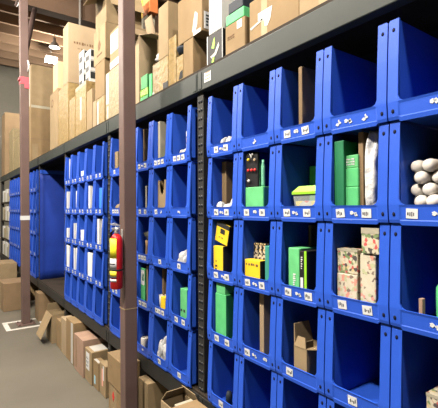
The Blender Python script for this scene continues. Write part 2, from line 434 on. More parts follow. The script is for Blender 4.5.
def open_carton(name, label, cat, x0, x1, y0, y1, z0, z1, m, flaps, group=None, rot=(0, 0, 0)):
    """flaps: dict side-> (angle from vertical-up outward, length)"""
    sx, sy, sz = x1-x0, y1-y0, z1-z0; t = .006
    b = MB().use(m); b.box(-sx/2, sx/2, -sy/2, sy/2, 0, t)
    b.box(-sx/2, -sx/2+t, -sy/2, sy/2, t, sz); b.box(sx/2-t, sx/2, -sy/2, sy/2, t, sz)
    b.box(-sx/2+t, sx/2-t, -sy/2, -sy/2+t, t, sz); b.box(-sx/2+t, sx/2-t, sy/2-t, sy/2, t, sz)
    o = b.build(name, None, ((x0+x1)/2, (y0+y1)/2, z0), rot=rot); tag(o, label, cat, group); DIM[o.name] = (sx, sy, sz)
    for s, (ang, ln) in flaps.items():
        f = MB().use(m); w = (sy if s in 'fb' else sx)-.006
        f.prism([(-w/2, 0), (w/2, 0), (w/2-.012, ln), (-w/2+.012, ln)], .004)
        # local: x along hinge, y up, z outward
        rx = Matrix.Rotation(-ang, 4, 'X')
        base = {'f': Matrix.Translation((-sx/2, 0, sz)) @ Matrix.Rotation(-PI/2, 4, 'Z'), 'b': Matrix.Translation((sx/2, 0, sz)) @ Matrix.Rotation(PI/2, 4, 'Z'),
                'n': Matrix.Translation((0, -sy/2, sz)), 'r': Matrix.Translation((0, sy/2, sz)) @ Matrix.Rotation(PI, 4, 'Z')}[s]
        # outward is -y in the hinge frame
        q = f.build('flap', o); q.matrix_local = base @ Matrix.Rotation(ang, 4, 'X') @ Matrix(((1, 0, 0, 0), (0, 0, 1, -.002), (0, 1, 0, 0), (0, 0, 0, 1)))
    return o

# =================================================================== things in the bins
def cly(b, c, y, hw): return max(ycol(b, c)-OP+.003+hw, min(ycol(b, c)+OP-.003-hw, y))
def inbin(b, c, r, name, label, cat, L, R, top, d, dep, m, z0=None, ypad=.002, rot=(0, 0, 0), group=None, bot=None, hold=None, bev=.003):
    xf = XF+d; yl, br = atx(L, 200, xf).y, atx(R, top, xf)
    yc = ycol(b, c); lim = OP-.003
    y1, y0 = min(yl, yc+lim), max(br.y, yc-lim)
    if y1-y0 < .014: y1 = min(yc+lim, y0+.016); y0 = y1-.016
    zz = zfl(r) if z0 is None else z0
    if bot is not None: zz = atx((L+R)/2, bot, xf).z
    zt = min(atx((L+R)/2, top, xf).z, zrow(r)+BH-.012)
    return carton(name, label, cat, xf, min(xf+dep, XF+BD-.008), y0, y1, zz, zt, m, rot, group, bev)
def sheet(b, c, r, label, px, top, d, ln, th=.014, m='kraft3', lean=0, name='cardboard_sheet'):
    """flat board standing in a bin, parallel to its side walls"""
    xf = XF+d; p = atx(px, top, xf); yc = ycol(b, c)
    y = max(yc-OP+.003+th/2, min(yc+OP-.003-th/2, p.y))
    return carton(name, label, 'cardboard', xf, min(xf+ln, XF+BD-.008), y-th/2, y+th/2, zfl(r), min(p.z, zrow(r)+BH-.008), m, (lean, 0, 0), None, .002)
def wad(b, c, r, label, L, R, top, d, m='bag', name='plastic_bag', cat='bag', seed=1, n=3, rx=.05):
    xf = XF+d; a, q = atx(L, 200, xf), atx(R, top, xf); yc = ycol(b, c)
    y1, y0 = min(a.y, yc+OP-.006), max(q.y, yc-OP+.006); z0 = zfl(r); hh = max(.03, q.z-z0)
    mb = MB().use(m); w = y1-y0
    for k in range(n):
        f = (k+.5)/n; hk = hh*(.75+.25*((k*37+seed) % 3)/2)
        mb.lump((0, -w/2+w*f, hk*.8/1.8*1.0), (rx, w/n*.55, hk/1.8), 3, .22, seed*10+k)
    lo = min(v.co.z for v in mb.bm.verts)
    for v in mb.bm.verts: v.co.z -= lo; v.co.y = max(-w/2, min(w/2, v.co.y)); v.co.x = max(-rx-.002, min(rx*1.2, v.co.x))
    return tag(mb.build(name, None, (xf+rx+.012, (y0+y1)/2, z0+.0005)), label, cat)

# ---- bay 1
# top row
HOLD[1, 2, 1] = 'a cardboard sheet'
sheet(1, 2, 1, 'brown cardboard sheet upright in the top row bin, third column from right', 300, 61, .05, .36, .02)
HOLD[1, 4, 1] = 'a white bag'
wad(1, 4, 1, 'crumpled white plastic bag low in the top row bin beside the upright', 217, 230, 132, .03, seed=3)
# second row, right to left
HOLD[1, 0, 2] = 'white bottles'
yc = ycol(1, 0)
r_ = .021
for k in range(10):
    lay, side = k//2, k % 2
    mb = MB().use('bottle'); R90 = Matrix.Rotation(PI/2, 4, 'Y')
    mb.lathe([(0, 0), (.010, .001), (.018, .007), (r_, .020), (r_, .12), (.016, .135), (.010, .14), (.010, .155), (0, .155)], 18, R90)
    o = mb.build('plastic_bottle', None, (XF+.006+.012*((k*5) % 3)+.006*lay, yc+.071-.0435*side-.020*(lay % 2), zfl(2)+r_+.0003+lay*.0380))
    tag(o, 'white round bottle in the right edge bin, %s layer, %s' % (('lowest', 'second', 'middle', 'fourth', 'top')[lay], ('left one', 'right one')[side]), 'bottle', 'white bottles in the right edge bin')
sheet(1, 0, 2, 'beige cardboard sheet upright at the right edge beside the white bottles', 445, 112, .03, .3, .02, 'kraft4')
HOLD[1, 1, 2] = 'green cartons'
inbin(1, 1, 2, 'carton', 'tall dark green carton at left in the second row bin, second column from right', 'box', 333, 343.5, 141, .006, .16, 'greend')
zs_ = [zfl(2)]
o = inbin(1, 1, 2, 'carton', 'lowest of three pale green cartons beside the tall dark green one', 'box', 344.6, 358, 187, .018, .12, 'green', group='pale green cartons in one bin')
z1 = o.location.z+DIM[o.name][2]+.0006
o = inbin(1, 1, 2, 'carton', 'middle one of three pale green cartons beside the tall dark green one', 'box', 344, 358, 168, .02, .12, 'green', z0=z1, group='pale green cartons in one bin')
z1 = o.location.z+DIM[o.name][2]+.0006
o = inbin(1, 1, 2, 'carton', 'topmost pale green carton, white printing, under a grey round card', 'box', 344.2, 358, 155, .022, .12, 'greenl', z0=z1, group='pale green cartons in one bin')
marks(o, 'f', .2, .8, .2, .8, 5, 'sticker', rows=3, seed=5)
z1 = o.location.z+DIM[o.name][2]+.0006
mb = MB().use('kraft4'); mb.prism([(.022*math.cos(k*PI/10), .038*math.sin(k*PI/10)) for k in range(11)], .004, Matrix(((0, 0, 1, 0), (1, 0, 0, 0), (0, 1, 0, 0), (0, 0, 0, 1))))
tag(mb.build('round_card', None, (XF+.07, atx(348, 150, XF+.07).y, z1)), 'grey round-topped card standing on the topmost pale green carton', 'card')
sheet(1, 1, 2, 'brown cardboard sheet between the green cartons and the white wrapped packet', 360.5, 130, .03, .33, .02)
mb = MB().use('bag'); p0, p1 = atx(371, 132, XF+.05), atx(379, 205, XF+.05)
hh = p0.z-zfl(2)
mb.lump((0, 0, hh/2), (.10, .028, hh/2*1.5), 4, .16, 21)
for v in mb.bm.verts:
    v.co.z = max(0, min(hh, v.co.z)); v.co.x = max(-.085, min(.085, v.co.x)); k = .65+.35*math.sin(PI*v.co.z/hh)+.12*math.sin(v.co.z*60); v.co.y = max(-.021*k, min(.022*k, v.co.y))
tag(mb.build('wrapped_packet', None, (XF+.095, cly(1, 1, p0.y-.018, .022), zfl(2)+.0005)), 'white packet in clear plastic wrap at right of the green cartons', 'packet')
HOLD[1, 2, 2] = 'a lidded tub'
xf = XF+.05; p0, p1 = atx(294, 200, xf), atx(317, 194, xf)
w = .135; cy = ycol(1, 2)-OP+.005+w/2
t = thing('plastic_tub', 'clear plastic tub with lime green lid in the second row bin', 'tub', (XF+.075, cy, zfl(2)))
zt = p1.z-zfl(2)
mb = MB().use('clear'); n = 4
def frus(mb, hx0, hy0, z0, hx1, hy1, z1):
    a = [mb.bm.verts.new((sx*hx0, sy*hy0, z0)) for sx, sy in ((-1, -1), (1, -1), (1, 1), (-1, 1))]
    b = [mb.bm.verts.new((sx*hx1, sy*hy1, z1)) for sx, sy in ((-1, -1), (1, -1), (1, 1), (-1, 1))]
    mb.bm.faces.new(a[::-1]); mb.bm.faces.new(b)
    for k in range(4): mb.bm.faces.new((a[k], a[(k+1) % 4], b[(k+1) % 4], b[k]))
    return mb._fin(a+b)
frus(mb, .055, w/2-.012, 0, .065, w/2-.002, zt); mb.build('tub_body', t)
mb = MB().use('mixed'); frus(mb, .050, w/2-.017, .004, .058, w/2-.010, zt*.72); mb.build('contents', t)
mb = MB().use('lime'); frus(mb, .070, w/2+.001, zt, .070, w/2+.001, zt+.010); frus(mb, .070, w/2, zt+.010, .052, w/2-.022, zt+.034); mb.build('lid', t)
inbin(1, 2, 2, 'carton', 'green carton behind the lime lidded tub', 'box', 309.5, 316, 166, .15, .08, 'green')
HOLD[1, 3, 2] = 'a button card'
gb = inbin(1, 3, 2, 'carton', 'bright green carton below the black card of coloured buttons', 'box', 245.5, 263, 187, .004, .08, 'greenl')
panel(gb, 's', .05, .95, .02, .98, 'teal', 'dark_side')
marks(gb, 'f', .25, .75, .1, .25, 4, 'kraft3', rows=2)
xf = XF+.010
cd = inbin(1, 3, 2, 'button_card', 'black card with yellow, grey, red and white round buttons', 'card', 246, 257.6, 153, .010, .012, 'black', z0=gb.location.z+DIM[gb.name][2]+.0006)
yl = atx(246, 200, xf).y
for px, py, mm in ((249.5, 160, 'yellow'), (255.8, 160, 'kraft4'), (249.5, 170.5, 'redb'), (252.8, 170.3, 'redb'), (256.1, 170, 'redb'), (250, 181, 'white')):
    p = atx(px, py, xf); mb = MB().use(mm)
    r = .0075
    mb.lathe([(0, -.006), (r*.7, -.006), (r, -.003), (r, 0), (0, 0)], 14, Matrix.Rotation(PI/2, 4, 'Y'))
    q = mb.build('button', cd); q.location = (p.x-cd.location.x-.006, min(p.y-cd.location.y, DIM[cd.name][1]/2-.0095), p.z-cd.location.z)
mb = MB().use('white'); a = atx(251, 155, xf-.004); b2 = atx(257, 154.5, xf-.004)
mb.tube([(0, .6*(a.y-b2.y)*(.5-t_/6), .010*math.sin(t_*1.6)) for t_ in range(7)], .004); q = mb.build('hanger', cd)
q.location = (-.008, 0, (a.z+b2.z)/2-cd.location.z)
for k, px in enumerate((259.3, 263.2)):
    p = atx(px, 160, XF+.03); mb = MB().use('tube')
    hh = p.z-zfl(2)-DIM[gb.name][2]
    mb.lathe([(0, 0), (.009, 0), (.0095, .01), (.0095, hh-.03), (.006, hh-.015), (.006, hh), (0, hh)], 14)
    o = mb.build('green_bottle', None, (XF+.030, atx(px, 170, XF+.030).y, gb.location.z+DIM[gb.name][2]+.0006))
    tag(o, 'slim translucent green bottle beside the button card, %s of the pair' % ('left' if k == 0 else 'right'), 'bottle', 'slim green bottles')
HOLD[1, 4, 2] = 'a cardboard piece'
inbin(1, 4, 2, 'cardboard_piece', 'brown cardboard piece standing in the second row bin beside the dark upright', 'cardboard', 216, 226, 162, .062, .22, 'kraft')
wad(1, 4, 2, 'white crumpled paper at the foot of the cardboard piece by the upright', 213, 232, 199, .0, 'bag', 'crumpled_paper', 'paper', 8, 3, .021)
# third row
HOLD[1, 0, 3] = 'a green bottle'
p = atx(437, 272, XF+.05)
mb = MB().use('green'); hh = p.z-zfl(3)
mb.lathe([(0, 0), (.022, 0), (.024, .01), (.024, hh*.72), (.010, hh*.86), (0, hh*.86)], 16); mb.use('white'); mb.lathe([(0, hh*.86), (.011, hh*.86), (.011, hh), (0, hh)], 14)
tag(mb.build('green_bottle', None, (XF+.06, p.y-.018, zfl(3))), 'green bottle with white cap at the right edge, third row', 'bottle')
mb = MB().use('pinkbox'); mb.box(-.009, .009, -.006, .006, 0, .09, .002)
p = atx(422, 311, XF+.02)
tag(mb.build('wooden_peg', None, (XF+.02, p.y, zfl(3))), 'small beige peg peeking over the lip at the right edge', 'peg')
HOLD[1, 1, 3] = 'printed cartons'
g = 'floral printed cartons'
def fcart(label, L, R, top, bot, d, dep, m, rot, z0=None):
    o = inbin(1, 1, 3, 'printed_carton', label, 'box', L, R, top, d, dep, m, z0=z0, group=g, rot=rot)
    return o
o1 = fcart('floral printed carton, lower left of four in the third row bin', 336.5, 357, 274, 300, .012, .17, 'floral2', (0, 0, 0))
z1 = o1.location.z+DIM[o1.name][2]+.001
o2 = fcart('floral printed carton with open top, upper left of four in third row bin', 337, 357.5, 249, 275, .016, .17, 'floral', (0, 0, 0), z1)
panel(o2, 'f', 0, 1, .9, 1, 'cream', 'top_edge')
o3 = fcart('tall floral printed carton, lower right of four in the third row bin', 359.5, 375.5, 254, 305, .006, .16, 'floral2', (0, 0, 0))
z1 = o3.location.z+DIM[o3.name][2]+.001
o4 = fcart('floral printed carton perched on the tall one, upper right of four', 361, 381, 228, 253, .0, .16, 'floral', (.0, 0, 0), z1)
panel(o4, 'f', 0, 1, .78, 1, 'cream', 'top_edge'); panel(o3, 'f', 0, 1, 0, .13, 'black', 'dark_base')
HOLD[1, 2, 3] = 'a green carton'
o = inbin(1, 2, 3, 'carton', 'mint green carton with pale printing in the third row bin', 'box', 288, 299, 248, .004, .13, 'greenl')
marks(o, 'f', .45, .75, .12, .5, 1, 'sticker', rows=9, seed=4)
o = inbin(1, 2, 3, 'carton', 'black carton with lime edge beside the mint green one', 'box', 299.3, 306.5, 251, .004, .13, 'black')
panel(o, 'f', .68, 1, 0, 1, 'lime', 'lime_stripe'); panel(o, 'f', .12, .5, .2, .45, 'sticker', 'printed_label'); marks(o, 'f', .2, .5, .62, .9, 1, 'sticker', rows=6)
sheet(1, 2, 3, 'dark brown cardboard sheet behind the mint and black cartons', 303.5, 225, .16, .25, .016)
HOLD[1, 3, 3] = 'a yellow carton'
o = inbin(1, 3, 3, 'carton', 'yellow carton with black print, front of the third row bin', 'box', 244, 260, 260, .004, .05, 'yellow')
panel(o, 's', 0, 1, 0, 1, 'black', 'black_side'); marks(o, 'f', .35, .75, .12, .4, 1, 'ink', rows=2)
panel(o, 'f', .45, .65, .14, .3, 'sticker', 'print_patch', t=.002); marks(o, 'f', .1, .9, .78, .92, 5, 'emblem')
SLIM = []
for k in range(3):
    yy = ycol(1, 3)+.078-.0285*k; zz = atx(258, 243, XF+.06).z
    carton('slim_carton', 'slim black and gold carton behind the yellow one, %s of three' % ('left', 'middle', 'right')[k], 'box', XF+.06, XF+.15, yy-.014, yy+.014, zfl(3), zz, 'gold', group='slim black and gold cartons')
for k, px in []:
    inbin(1, 3, 3, 'slim_carton', 'slim black and gold carton behind the yellow one, %s of three' % ('left', 'middle', 'right')[k], 'box', px+.15, px+3.45, 243, .12, .10, 'gold', group='slim black and gold cartons')
inbin(1, 3, 3, 'carton', 'grey green carton at right of the yellow one', 'box', 264.5, 269, 246, .006, .05, 'teal')
HOLD[1, 4, 3] = 'yellow cartons'
o = inbin(1, 4, 3, 'carton', 'yellow and black carton standing upright beside the dark upright', 'box', 212.2, 223, 246, .004, .11, 'yellow')
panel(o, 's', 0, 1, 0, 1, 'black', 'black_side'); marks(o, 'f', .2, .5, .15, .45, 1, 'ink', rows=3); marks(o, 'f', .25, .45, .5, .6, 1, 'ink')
z1 = o.location.z+DIM[o.name][2]
o = inbin(1, 4, 3, 'carton', 'yellow and black carton tilted on top of the upright one', 'box', 213, 227, 223, .012, .10, 'yellow', z0=z1+.016, rot=(math.radians(14), 0, 0))
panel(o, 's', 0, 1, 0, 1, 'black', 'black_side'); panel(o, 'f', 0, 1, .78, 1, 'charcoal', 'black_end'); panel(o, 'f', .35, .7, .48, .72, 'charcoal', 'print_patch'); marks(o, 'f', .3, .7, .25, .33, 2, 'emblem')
# fourth row
HOLD[1, 4, 4] = 'green cartons'
o = inbin(1, 4, 4, 'carton', 'lower green carton of the pair in the fourth row bin', 'box', 215, 226, 294, .006, .10, 'green', group='green carton pair')
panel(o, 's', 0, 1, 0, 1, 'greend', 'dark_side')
z1 = o.location.z+DIM[o.name][2]+.0006
o = inbin(1, 4, 4, 'carton', 'upper pale green carton of the pair in the fourth row bin', 'box', 216, 225, 278.5, .008, .09, 'greenl', z0=z1, group='green carton pair')
HOLD[1, 3, 4] = 'a cardboard sheet'
sheet(1, 3, 4, 'brown cardboard sheet upright in the fourth row bin beside an open carton', 261.5, 290, .04, .3, .03, 'kraft4')
HOLD[1, 2, 4] = 'an open carton'
xf = XF+.0045; a, b = atx(294, 345, xf), atx(306.5, 345, xf)
open_carton('open_carton', 'small open kraft carton with raised flaps in the fourth row bin', 'box', xf, xf+.12, b.y, a.y, zfl(4), a.z, 'kraft2',
            {'f': (math.radians(-14), .042), 'r': (math.radians(8), .085), 'n': (math.radians(78), .05)})
HOLD[1, 0, 4] = 'a printed carton'
o = inbin(1, 0, 4, 'printed_carton', 'floral printed carton alone in the fourth row, right edge bin', 'box', 424, 450, 396, .03, .15, 'floral')
panel(o, 'f', 0, 1, .92, 1, 'cream', 'top_edge')
HOLD[1, 4, 5] = 'a blue cap'
p = atx(228, 394, XF+.03)
mb = MB().use('navy'); mb.lathe([(0, 0), (.016, 0), (.018, .05), (.012, .075), (0, .078)], 14)
tag(mb.build('bottle_cap', None, (XF+.04, p.y+.004, zfl(5))), 'dark blue cap barely showing in the bottom row bin', 'cap')

# ---- bay 2
HOLD[2, 0, 1] = 'pale packets'
z1 = zfl(1)
for k in range(5):
    a = atx(181, 150, XF+.08); yy = ycol(2, 0)
    o = carton('packet', 'pale packet in the pile left of the dark upright, %s' % ('lowest', 'second from bottom', 'middle one', 'second from top', 'topmost')[k],
               'packet', XF+.03, XF+.15, yy-OP+.006, yy-OP+.075, z1, z1+.036, ('white', 'teal', 'white', 'kraft4', 'white')[k], (0, 0, .04*(k % 2)), 'pale packets in a pile')
    z1 += .0375
wad(2, 0, 1, 'crumpled white wrapping at the lip beside the pile of pale packets', 171, 181, 146, .02, seed=5)
HOLD[2, 1, 1] = 'a pale board'
sheet(2, 1, 1, 'pale cardboard board upright in the top row, second column left of upright', 158.5, 118, .03, .3, .03, 'cream')
mb = MB().use('lime'); mb.lump((0, 0, .05), (.03, .02, .055), 3, .12, 4); p = atx(163.2, 150, XF+.06)
lo = min(v.co.z for v in mb.bm.verts)
for v in mb.bm.verts: v.co.z -= lo
tag(mb.build('lime_pouch', None, (XF+.09, cly(2, 1, p.y-.03, .026), zfl(1))), 'lime green pouch beside the pale board in the top row', 'pouch')
HOLD[2, 2, 1] = 'a cardboard piece'
inbin(2, 2, 1, 'cardboard_piece', 'tan cardboard piece in the top row just right of the near post', 'cardboard', 139, 144, 125, .04, .2, 'kraft')
wad(2, 2, 1, 'white tissue at the lip just right of the near post', 136, 146, 158, .0, 'bag', 'tissue', 'tissue', 6, 2)
HOLD[2, 1, 2] = 'a scooped carton'
xf = XF+.03; a, b = atx(154.8, 181, xf), atx(162.5, 181, xf)
t = thing('magazine_holder', 'pale cardboard holder with scooped front in the second row', 'holder', (xf, cly(2, 1, (a.y+b.y)/2, (a.y-b.y)/2), zfl(2)))
w = a.y-b.y; hh = a.z-zfl(2); n = 9
mb = MB().use('kraft2')
poly = [(-w/2, 0), (w/2, 0), (w/2, hh)] + [(w/2*.62*math.cos(PI*k/n), hh-hh*.42*math.sin(PI*k/n)) for k in range(n+1)] + [(-w/2, hh)]
mb.prism(poly, .004, Matrix(((0, 0, 1, 0), (1, 0, 0, 0), (0, 1, 0, 0), (0, 0, 0, 1)))); mb.build('front_panel', t)
mb = MB().use('kraft'); mb.box(.004, .2, -w/2, -w/2+.004, 0, hh); mb.box(.004, .2, w/2-.004, w/2, 0, hh); mb.box(.196, .2, -w/2+.004, w/2-.004, 0, hh); mb.box(.004, .196, -w/2+.004, w/2-.004, 0, .003); mb.build('holder_body', t)
HOLD[2, 2, 2] = 'a thin board'
sheet(2, 2, 2, 'thin pale board in the second row just right of the near post', 146, 186, .02, .25, .02, 'cream')
HOLD[2, 0, 3] = 'crumpled paper'
wad(2, 0, 3, 'heap of crumpled white paper in the third row left of the upright', 172, 190, 252, .0, 'bag', 'crumpled_paper', 'paper', 9, 4)
HOLD[2, 2, 3] = 'a brush'
p = atx(144, 240, XF+.05); hh = p.z-zfl(3)
t = thing('hand_brush', 'tan handled brush with wiry bristles, third row by the near post', 'brush', (XF+.06, cly(2, 2, p.y, .04), zfl(3)))
mb = MB().use('tan'); mb.lathe([(0, 0), (.018, 0), (.02, .02), (.017, hh*.7), (.02, hh), (0, hh)], 14); mb.build('handle', t)
mb = MB().use('wire')
for k in range(14):
    a = k*2.4; r = .006+.0012*k
    mb.tube([(r*.5*math.cos(a), r*.5*math.sin(a), hh), (r*math.cos(a), r*math.sin(a), hh+.03), (r*1.7*math.cos(a), r*1.7*math.sin(a), hh+.055+.004*(k % 4))], .0016, 5)
mb.build('bristles', t)
HOLD[2, 0, 4] = 'a green carton'
o = inbin(2, 0, 4, 'carton', 'pale green carton with dark print, fourth row left of the upright', 'box', 180, 187, 289, .03, .12, 'greenl')
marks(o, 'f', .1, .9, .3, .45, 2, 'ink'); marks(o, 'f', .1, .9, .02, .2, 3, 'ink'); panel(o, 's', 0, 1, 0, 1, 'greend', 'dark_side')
HOLD[2, 1, 4] = 'a cup'
sheet(2, 1, 4, 'brown cardboard strip upright behind a white cup in the fourth row', 161, 268, .06, .25, .02, 'kraft3')
p = atx(157, 294, XF+.03); hh = p.z-zfl(4)
mb = MB().use('white'); mb.lathe([(0, 0), (.018, 0), (.024, hh), (.022, hh), (.017, .004), (0, .004)], 16)
tag(mb.build('paper_cup', None, (XF+.05, cly(2, 1, p.y, .026), zfl(4))), 'white paper cup in the fourth row, second column left of upright', 'cup')
o = inbin(2, 1, 4, 'carton', 'small yellow carton beside the white paper cup', 'box', 160.5, 165, 297, .02, .04, 'yellow')
marks(o, 'f', .1, .9, .1, .4, 2, 'ink')
HOLD[2, 2, 4] = 'a green carton'
o = inbin(2, 2, 4, 'carton', 'green carton with white window, fourth row right of the near post', 'box', 138.5, 145, 268, .02, .12, 'green')
panel(o, 'f', .1, .9, .55, .95, 'sticker', 'white_window'); shape(o, 'f', [(.35, .66), (.75, .66), (.75, .84), (.5, .88)], 'greend', 'leaf_print')
sheet(2, 2, 4, 'brown strip beside the white windowed green carton', 147, 266, .03, .2, .022, 'kraft4')
HOLD[2, 1, 5] = 'crumpled wrap'
wad(2, 1, 5, 'crumpled clear wrap in the bottom row, second column left of upright', 154, 167, 343, .0, 'bag', 'crumpled_wrap', 'wrap', 12, 4)
HOLD[2, 2, 5] = 'a white roll'
mb = MB().use('bottle'); mb.lathe([(.01, 0), (.03, 0), (.031, .01), (.031, .08), (.028, .085), (.01, .085), (.01, 0)], 18)
p = atx(142, 340, XF+.04); tag(mb.build('tissue_roll', None, (XF+.04, cly(2, 2, p.y, .032), zfl(5)+.0005)), 'white roll in the bottom row just right of the near post', 'roll')
HOLD[2, 4, 1] = 'a beige packet'
inbin(2, 4, 1, 'packet', 'beige packet in the top row bin above the extinguisher', 'packet', 112.5, 117.5, 152, .02, .14, 'kraft2')
HOLD[2, 4, 2] = 'a beige pouch'
wad(2, 4, 2, 'beige pouch in the second row bin above the extinguisher', 112, 119, 199, .01, 'kraft2', 'pouch', 'pouch', 14, 2)

# ---- bay 3: white papers filed in the bins; (column, row, px left, px right, top, front offset)
PAP = [(4, 1, 66.8, 68.2, 160, .02), (2, 1, 81, 83.5, 171, .0), (3, 2, 76, 78.4, 191, .0), (4, 2, 63.6, 65, 192, -.012), (1, 2, 87.5, 90, 186, .0), (1, 2, 92.4, 94.4, 190, .01), (0, 2, 105.2, 106.2, 186, .0),
       (4, 3, 64.5, 68, 228, -.015), (3, 3, 71, 73, 223, .0), (3, 3, 76, 78, 225, .0), (2, 3, 80.5, 84, 230, .0), (0, 3, 96.8, 99, 219, .0), (0, 3, 101.9, 104.6, 219, .0),
       (4, 4, 65.5, 69, 245, -.015), (3, 4, 72.5, 74.6, 248, .0), (3, 4, 76, 78, 248, .0), (1, 4, 87.5, 92, 253, -.01)]
PL = {}
for c, r, L, R, top, d in PAP: PL.setdefault((c, r), []).append((L, R, top, d))
for (c, r), lst in PL.items():
    HOLD[3, c, r] = 'white papers'
    for k, (L, R, top, d) in enumerate(lst):
        w = '' if len(lst) == 1 else ('left ' if k == 0 else 'right ')
        lab = '%swhite paper bundle in the %s bin, %s' % (w, ROW[r-1], COLS[3][c])
        inbin(3, c, r, 'paper_bundle', lab, 'papers', L, R, top, .012+d if d >= 0 else .004, .2, 'paper', group='white papers filed in bins', bev=.001)
HOLD[3, 0, 2] = 'a blue folder and papers'
o = inbin(3, 0, 2, 'folder', 'bright blue folder in the second row bin left of the extinguisher', 'folder', 98, 103.5, 188, .03, .2, mat('bright_blue_card', (.05, .22, .85), .5))
# ---- bays 5 and 6 papers
for b, c, r, L, R, top in ((5, 0, 1, 35, 36.4, 171), (5, 0, 2, 33.8, 35.2, 194), (5, 0, 3, 33.6, 35.2, 222), (5, 1, 3, 29.6, 31, 224)):
    yc = ycol(b, c)
    o = carton('paper_bundle', 'white paper bundle in the %s bin, %s' % (ROW[r-1], COLS[b][c]), 'papers', XF+.01, XF+.2, yc-.05, yc-.01, zfl(r), zfl(r)+.24, 'paper', group='white papers filed in bins', bev=.001)
    HOLD[b, c, r] = 'white papers'

for b in BAYS:
    for c in range(5):
        for r in range(1, 6): make_bin(b, c, r)

# ---- blue panel at the end of the empty bay
xb = XF+.01
t = thing('blue_plastic_board', 'large plain blue plastic board standing at the end of the empty bay', 'panel', (xb, 6.285, ZD+.001))
mb = MB().use('bluedeep'); nx, nz = 10, 12; Wp, Hp = .56, 1.63
g = [[mb.bm.verts.new((Wp*i/nx, -.012*math.sin(PI*i/nx)*math.sin(PI*j/nz)-.006*math.sin(i*.9+j*.35), Hp*j/nz)) for j in range(nz+1)] for i in range(nx+1)]
fs = [mb.bm.faces.new((g[i][j], g[i+1][j], g[i+1][j+1], g[i][j+1])) for i in range(nx) for j in range(nz)]
for f in fs: f.smooth = True
e = bmesh.ops.extrude_face_region(mb.bm, geom=fs); bmesh.ops.translate(mb.bm, vec=(0, .006, 0), verts=[v for v in e['geom'] if isinstance(v, bmesh.types.BMVert)])
mb._fin(list(mb.bm.verts)); mb.build('panel_sheet', t)
mb = MB().use('blue'); mb.box(-.004, Wp, -.022, -.006, Hp-.05, Hp+.006, .004); mb.build('top_rim', t)

# ---- last bay at far left: three boards with small pale goods
for k, zz in enumerate((.95, 1.36, 1.78)):
    m = MB().use('deck'); m.box(XF+.01, XF+.55, UPR[6]+.05, UPR[7]-.05, zz-.03, zz); rp(m, 'deck_board')
rows = [ZD, .95, 1.36, 1.78]
NM = ['lowest', 'second', 'third', 'top']
for k, zz in enumerate(rows):
    y = UPR[6]+.08; q = 0
    for w, h, mm in ((.22, .30, 'white'), (.16, .22, 'cream'), (.24, .32, 'white'), (.2, .25, 'wrapw'), (.22, .30, 'white')):
        carton('small_carton', 'small pale carton on the %s board of the farthest bay, %s from the bins' % (NM[k], ('first', 'second', 'third', 'fourth', 'fifth')[q]), 'box',
               XF+.02, XF+.3, y, y+w, zz+.0005, zz+h*(.9 if k % 2 else 1), mm if (k+q) % 3 else 'cream', group='small pale cartons in the farthest bay')
        y += w+.025; q += 1

# =================================================================== cartons on the upper shelf
z0 = ZT+.0008
xs = XF+.03
def stack_top(o): return o.location.z+DIM[o.name][2]+.001
# far pile
o = front('cardboard_box', 'tall brown carton at the far end of the upper shelf', 1.5, 5, 112, z0, .5, 'kraft3')
b = front('cardboard_box', 'cream wrapped carton right of the farthest tall brown one', 9, 13, 128, z0, .3, 'wrapw')
b = front('cardboard_box', 'low cream carton on the upper shelf just left of the far post', 14, 19, 137, z0, .3, 'wrapw')
b = front('cardboard_box', 'small kraft carton on the upper shelf hidden behind the far post', 20, 26, 135, z0, .3, 'kraft')
# two big cartons right of the far post
c1 = front('cardboard_box', 'big brown carton right of the far post, lower of two', 27, 31, 104.5, z0, .54, 'kraft')
c2 = front('cardboard_box', 'big brown carton right of the far post, upper of two', 27.2, 30.5, 63, stack_top(c1), .50, 'kraft2')
c2.location.y += .03; c2.location.x += .015
panel(c2, 's', 0, 1, .26, .40, 'kraft2', 'tape_strip'); panel(c2, 's', 0, 1, .05, .13, 'kraft2', 'tape_strip'); seam(c2, 'f', 'tapew')
panel(c1, 's', 0, 1, .955, 1, 'cream', 'top_edge'); panel(c1, 's', 0, 1, .4, .42, 'kraft3', 'printed_line')
panel(c1, 's', .04, .2, .02, .32, 'kraft2', 'paper_patch')
e1 = front('cardboard_box', 'kraft carton with a scroll emblem beside the big brown pair', 50, 57.6, 88, z0, .40, 'kraft2')
shape(e1, 'f', [(.3+.16*math.cos(k*PI/8), .82+.07*math.sin(k*PI/8)) for k in range(16)], 'emblem', 'scroll_emblem')
shape(e1, 'f', [(.3+.10*math.cos(k*PI/8), .82+.045*math.sin(k*PI/8)) for k in range(16)], 'kraft2', 'scroll_centre', t=.0022)
e2 = front('cardboard_box', 'small peach carton on top of the scroll emblem carton', 55.5, 60.5, 57, stack_top(e1), .3, mat('peach_card', (.55, .33, .20), .8))
e2.location.y = e1.location.y-DIM[e1.name][1]/2+DIM[e2.name][1]/2
# crumpled row
l1 = front('cardboard_box', 'pale wrapped carton below the tall grey box', 58.2, 68, 82, z0, .5, 'wrap')
u2 = front('cardboard_box', 'tall grey-beige carton with dark lettering stacked above the wrapped cartons', 62, 67.2, 23, stack_top(l1), .56, 'kraft4')
u2.location.y = l1.location.y-DIM[l1.name][1]/2+DIM[u2.name][1]/2
marks(u2, 's', .12, .62, .66, .735, 9, 'emblem', 'printed_lettering', 11); marks(u2, 's', .2, .62, .58, .62, 6, 'kraft3', 'printed_line', 12)
l1b = front('cardboard_box', 'narrow pale wrapped carton in front of the lettering carton', 69, 75, 96, z0, .4, 'wrap', tape='f')
l2 = front('cardboard_box', 'pale wrapped carton with white flap under the shrink-wrapped packets', 75.4, 86, 80, z0, .42, 'wrap')
panel(l2, 'f', .45, .6, .3, .75, 'tapew', 'tape_strip'); panel(l2, 'f', 0, 1, .93, 1, 'cream', 'flap_edge')
